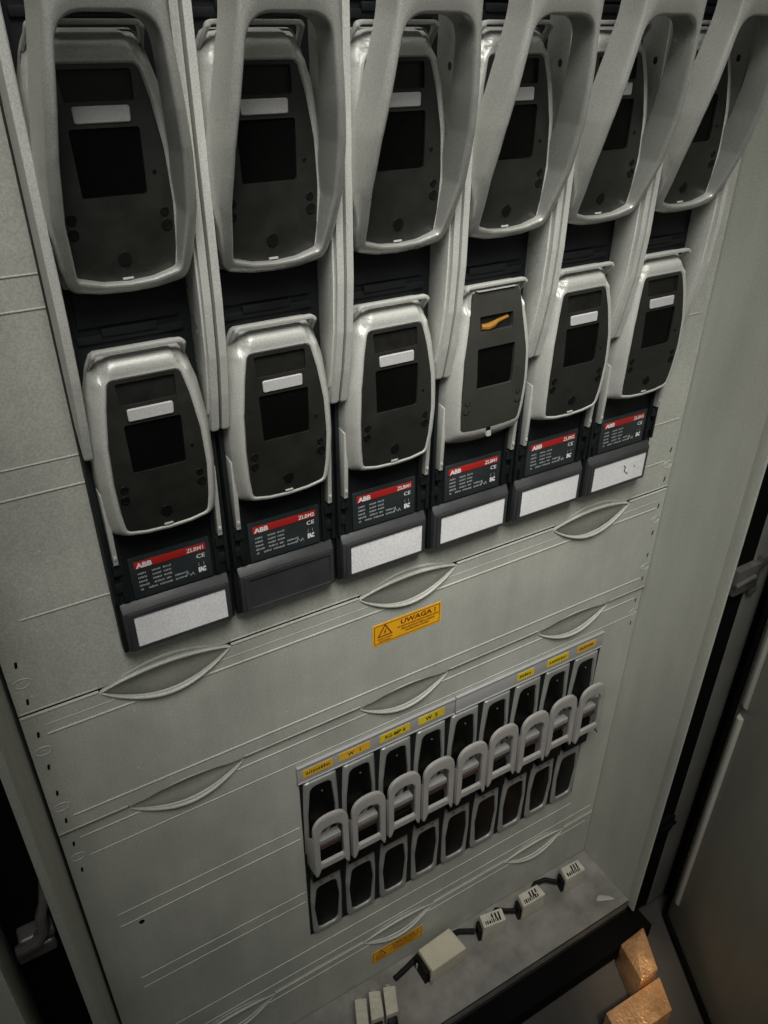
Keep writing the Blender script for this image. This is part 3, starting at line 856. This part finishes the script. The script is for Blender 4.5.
for k, (tp, lab) in enumerate([([(279, -15), (295, -22), (280, -56), (264, -50)], 'narrow off-white clip, leftmost of the three standing side by side'),
                               ([(301, -16), (317, -23), (304, -57), (285, -53)], 'narrow off-white clip between its two neighbours'),
                               ([(322, -21), (339, -28), (325, -61), (306, -58)], 'narrow off-white clip of the three, closest to the beige box')]):
    t, r, cx, cy, zb = solid('fuse_clip', tp, 40, M_CERAM, 1.6, lab, 'fuse clip', 'narrow clips on the floor plate', FZ + 40)
    a, b, c, d = [Vector(q) for q in tp]
    def neck(bm):
        m = (a + b) / 2
        hexa(bm, [(m.x - 5, m.y + 7, FZ + 10), (m.x + 5, m.y + 5, FZ + 10), (m.x + 4, m.y - 1, FZ + 10), (m.x - 6, m.y + 1, FZ + 10)], [(m.x - 4, m.y + 6, FZ + 36), (m.x + 3, m.y + 4, FZ + 36), (m.x + 3, m.y - 1, FZ + 36), (m.x - 4, m.y, FZ + 36)], 1)
    obj('neck', None, r(neck), M_SMALLF, t)
    def toe(bm):
        m = (c + d) / 2
        hexa(bm, [(m.x - 8, m.y + 2, FZ + .3), (m.x + 7, m.y - 1, FZ + .3), (m.x + 4, m.y - 12, FZ + .3), (m.x - 10, m.y - 10, FZ + .3)], [(m.x - 8, m.y + 2, FZ + 32), (m.x + 7, m.y - 1, FZ + 32), (m.x + 4, m.y - 9, FZ + 28), (m.x - 9, m.y - 7, FZ + 28)], 1.5)
    obj('dark_foot', None, r(toe), M_SOCKET, t)
    def band(bm):
        for f in (.16, .42, .7):
            P = [lerp(a, d, f), lerp(b, c, f), lerp(b, c, f + .10), lerp(a, d, f + .10)]
            ce = sum(P, Vector((0, 0))) / 4
            hexa(bm, [(p.x, p.y, FZ + 38) for p in [lerp(ce, q, .8) for q in P]], [(p.x, p.y, FZ + 40.7) for p in [lerp(ce, q, .75) for q in P]], .3)
    obj('ridges', None, r(band), M_BEIGE, t)
def cab1(bm):
    tube(bm, [(352, -6, -794), (372, -2, -794), (400, 4, -792), (440, 9, -793), (475, 5, -794), (496, -8, -792)], 4.2, 10)
def cab2(bm): tube(bm, [(532, -6, -790), (545, 2, -789), (556, -8, -788), (570, -14, -790)], 4, 10)
def cab3(bm): tube(bm, [(612, -4, -788), (628, 6, -790), (645, 2, -788), (660, -10, -790)], 4, 10)
tag(obj('cable', None, cab1, M_CABLE), 'black cable lying along the back of the beige box', 'cable')
tag(obj('cable', None, cab2, M_CABLE), 'short black cable between the two small blocks nearest the beige box', 'cable')
tag(obj('cable', None, cab3, M_CABLE), 'short black cable between the last two small blocks by the side wall', 'cable')
def scrap(bm):
    lo = rpoly([(696, -64, 3), (708, -58, 6), (722, -69, 2), (727, -78, 3), (714, -72, 6)], 4)
    loft(bm, [[(p.x, p.y, -799.6) for p in lo], [(p.x, p.y, -798.2) for p in lo], [(p.x, p.y, -797.8) for p in inset(lo, .6)]], True, True)
tag(obj('plastic_scrap', None, scrap, M_TAB), 'pale sliver of scrap lying on the floor plate by the side wall', 'scrap')

# ------------------------------------------------------------------ ground and copper blocks
def grd(bm):
    n = 40
    R = [[V(bm, lerp(-6000, 6000, i / n), lerp(-6000, 3000, j / n), -872) for i in range(n + 1)] for j in range(n + 1)]
    for a, b in zip(R, R[1:]): bridge(bm, a, b, False)
g = obj('ground', None, grd, M_GROUND); g['kind'] = 'structure'


def copper(name, poly, tops, ridge, label):
    cx = sum(q[0] for q in poly) / len(poly); cy = sum(q[1] for q in poly) / len(poly); zb = -870
    def b(bm):
        bot = [V(bm, x - cx, y - cy, 0) for x, y in poly]
        top = [V(bm, x - cx, y - cy, z - zb) for (x, y), z in zip(poly, tops)]
        n = len(poly)
        bm.faces.new(bot); bridge(bm, bot, top)
        if ridge:
            m = V(bm, ridge[0] - cx, ridge[1] - cy, ridge[2] - zb)
            for i in range(n): bm.faces.new((top[i], top[(i + 1) % n], m))
        else: bm.faces.new(top)
        bmesh.ops.recalc_face_normals(bm, faces=bm.faces[:])
        bmesh.ops.bevel(bm, geom=bm.edges[:], offset=1.6 * S, segments=2, affect='EDGES', profile=.6)
    o = obj(name, None, b, M_COPPER, None, (cx, cy, zb), ang=25)
    return tag(o, label, 'copper block', 'copper blocks on the ground')
copper('copper_block', [(689.9, -130.7), (666.6, -191.9), (700.5, -192.3), (730, -134.7)], [-816, -796.5, -796, -796], (695.6, -154.6, -795.6), 'smaller copper block with a slanting facet, close under the cabinet corner')
copper('copper_block', [(596.7, -194.2), (587.9, -237), (683, -240), (703.3, -196.9)], [-812] * 4, None, 'larger flat-topped copper block in front of the faceted one')

# ------------------------------------------------------------------ light, world, camera
def area(name, loc, aim, size, power, col):
    l = bpy.data.lights.new(name, 'AREA'); l.shape = 'DISK'; l.size = size; l.energy = power; l.color = col
    o = bpy.data.objects.new(name, l); C.objects.link(o); o.location = [v * S for v in loc]
    d = (Vector(aim) - Vector(loc)); o.rotation_euler = d.to_track_quat('-Z', 'Y').to_euler()
    return o
lt = bpy.data.lights.new('ceiling_lamp', 'SPOT'); lt.energy = 100; lt.color = (1, .985, .93); lt.spot_size = math.radians(49); lt.spot_blend = 1; lt.shadow_soft_size = .34
lo_ = bpy.data.objects.new('ceiling_lamp', lt); C.objects.link(lo_); lo_.location = (.19, -.53, 1.0)
lo_.rotation_euler = (Vector((430, 0, 100)) * S - lo_.location).to_track_quat('-Z', 'Y').to_euler()
area('room_fill', (-150, -1500, 800), (450, 0, 0), 1.0, 1.8, (1.0, .98, .93))
sp = bpy.data.lights.new('warm_lamp', 'SPOT'); sp.energy = 34; sp.color = (1, .80, .55); sp.spot_size = math.radians(8); sp.spot_blend = .5; sp.shadow_soft_size = .05
so = bpy.data.objects.new('warm_lamp', sp); C.objects.link(so); so.location = (.36, -.62, .30)
so.rotation_euler = (Vector((670, -200, -800)) * S - so.location).to_track_quat('-Z', 'Y').to_euler()

w = bpy.data.worlds.new('World'); bpy.context.scene.world = w; w.use_nodes = True
w.node_tree.nodes['Background'].inputs[0].default_value = (.9, .95, 1.0, 1); w.node_tree.nodes['Background'].inputs[1].default_value = .012

cam = bpy.data.cameras.new('camera'); co = bpy.data.objects.new('camera', cam); C.objects.link(co)
CX, CY, CZ = 15.22, -532.96, 414.25
yaw, pitch, roll, f = 0.53599, -0.56096, 0.00631, 792.28
fw = Vector((math.sin(yaw) * math.cos(pitch), math.cos(yaw) * math.cos(pitch), math.sin(pitch)))
r = fw.cross(Vector((0, 0, 1))).normalized(); u = r.cross(fw)
r2 = r * math.cos(roll) + u * math.sin(roll); u2 = -r * math.sin(roll) + u * math.cos(roll)
co.matrix_world = Matrix(((r2.x, u2.x, -fw.x, CX * S), (r2.y, u2.y, -fw.y, CY * S), (r2.z, u2.z, -fw.z, CZ * S), (0, 0, 0, 1)))
cam.sensor_fit = 'AUTO'; cam.sensor_width = 36; cam.lens = 36 * f / 1024; cam.clip_start = .02; cam.clip_end = 50
bpy.context.scene.camera = co
vs = bpy.context.scene.view_settings
vs.view_transform = 'Standard'; vs.look = 'None'; vs.exposure = 0; vs.gamma = 1
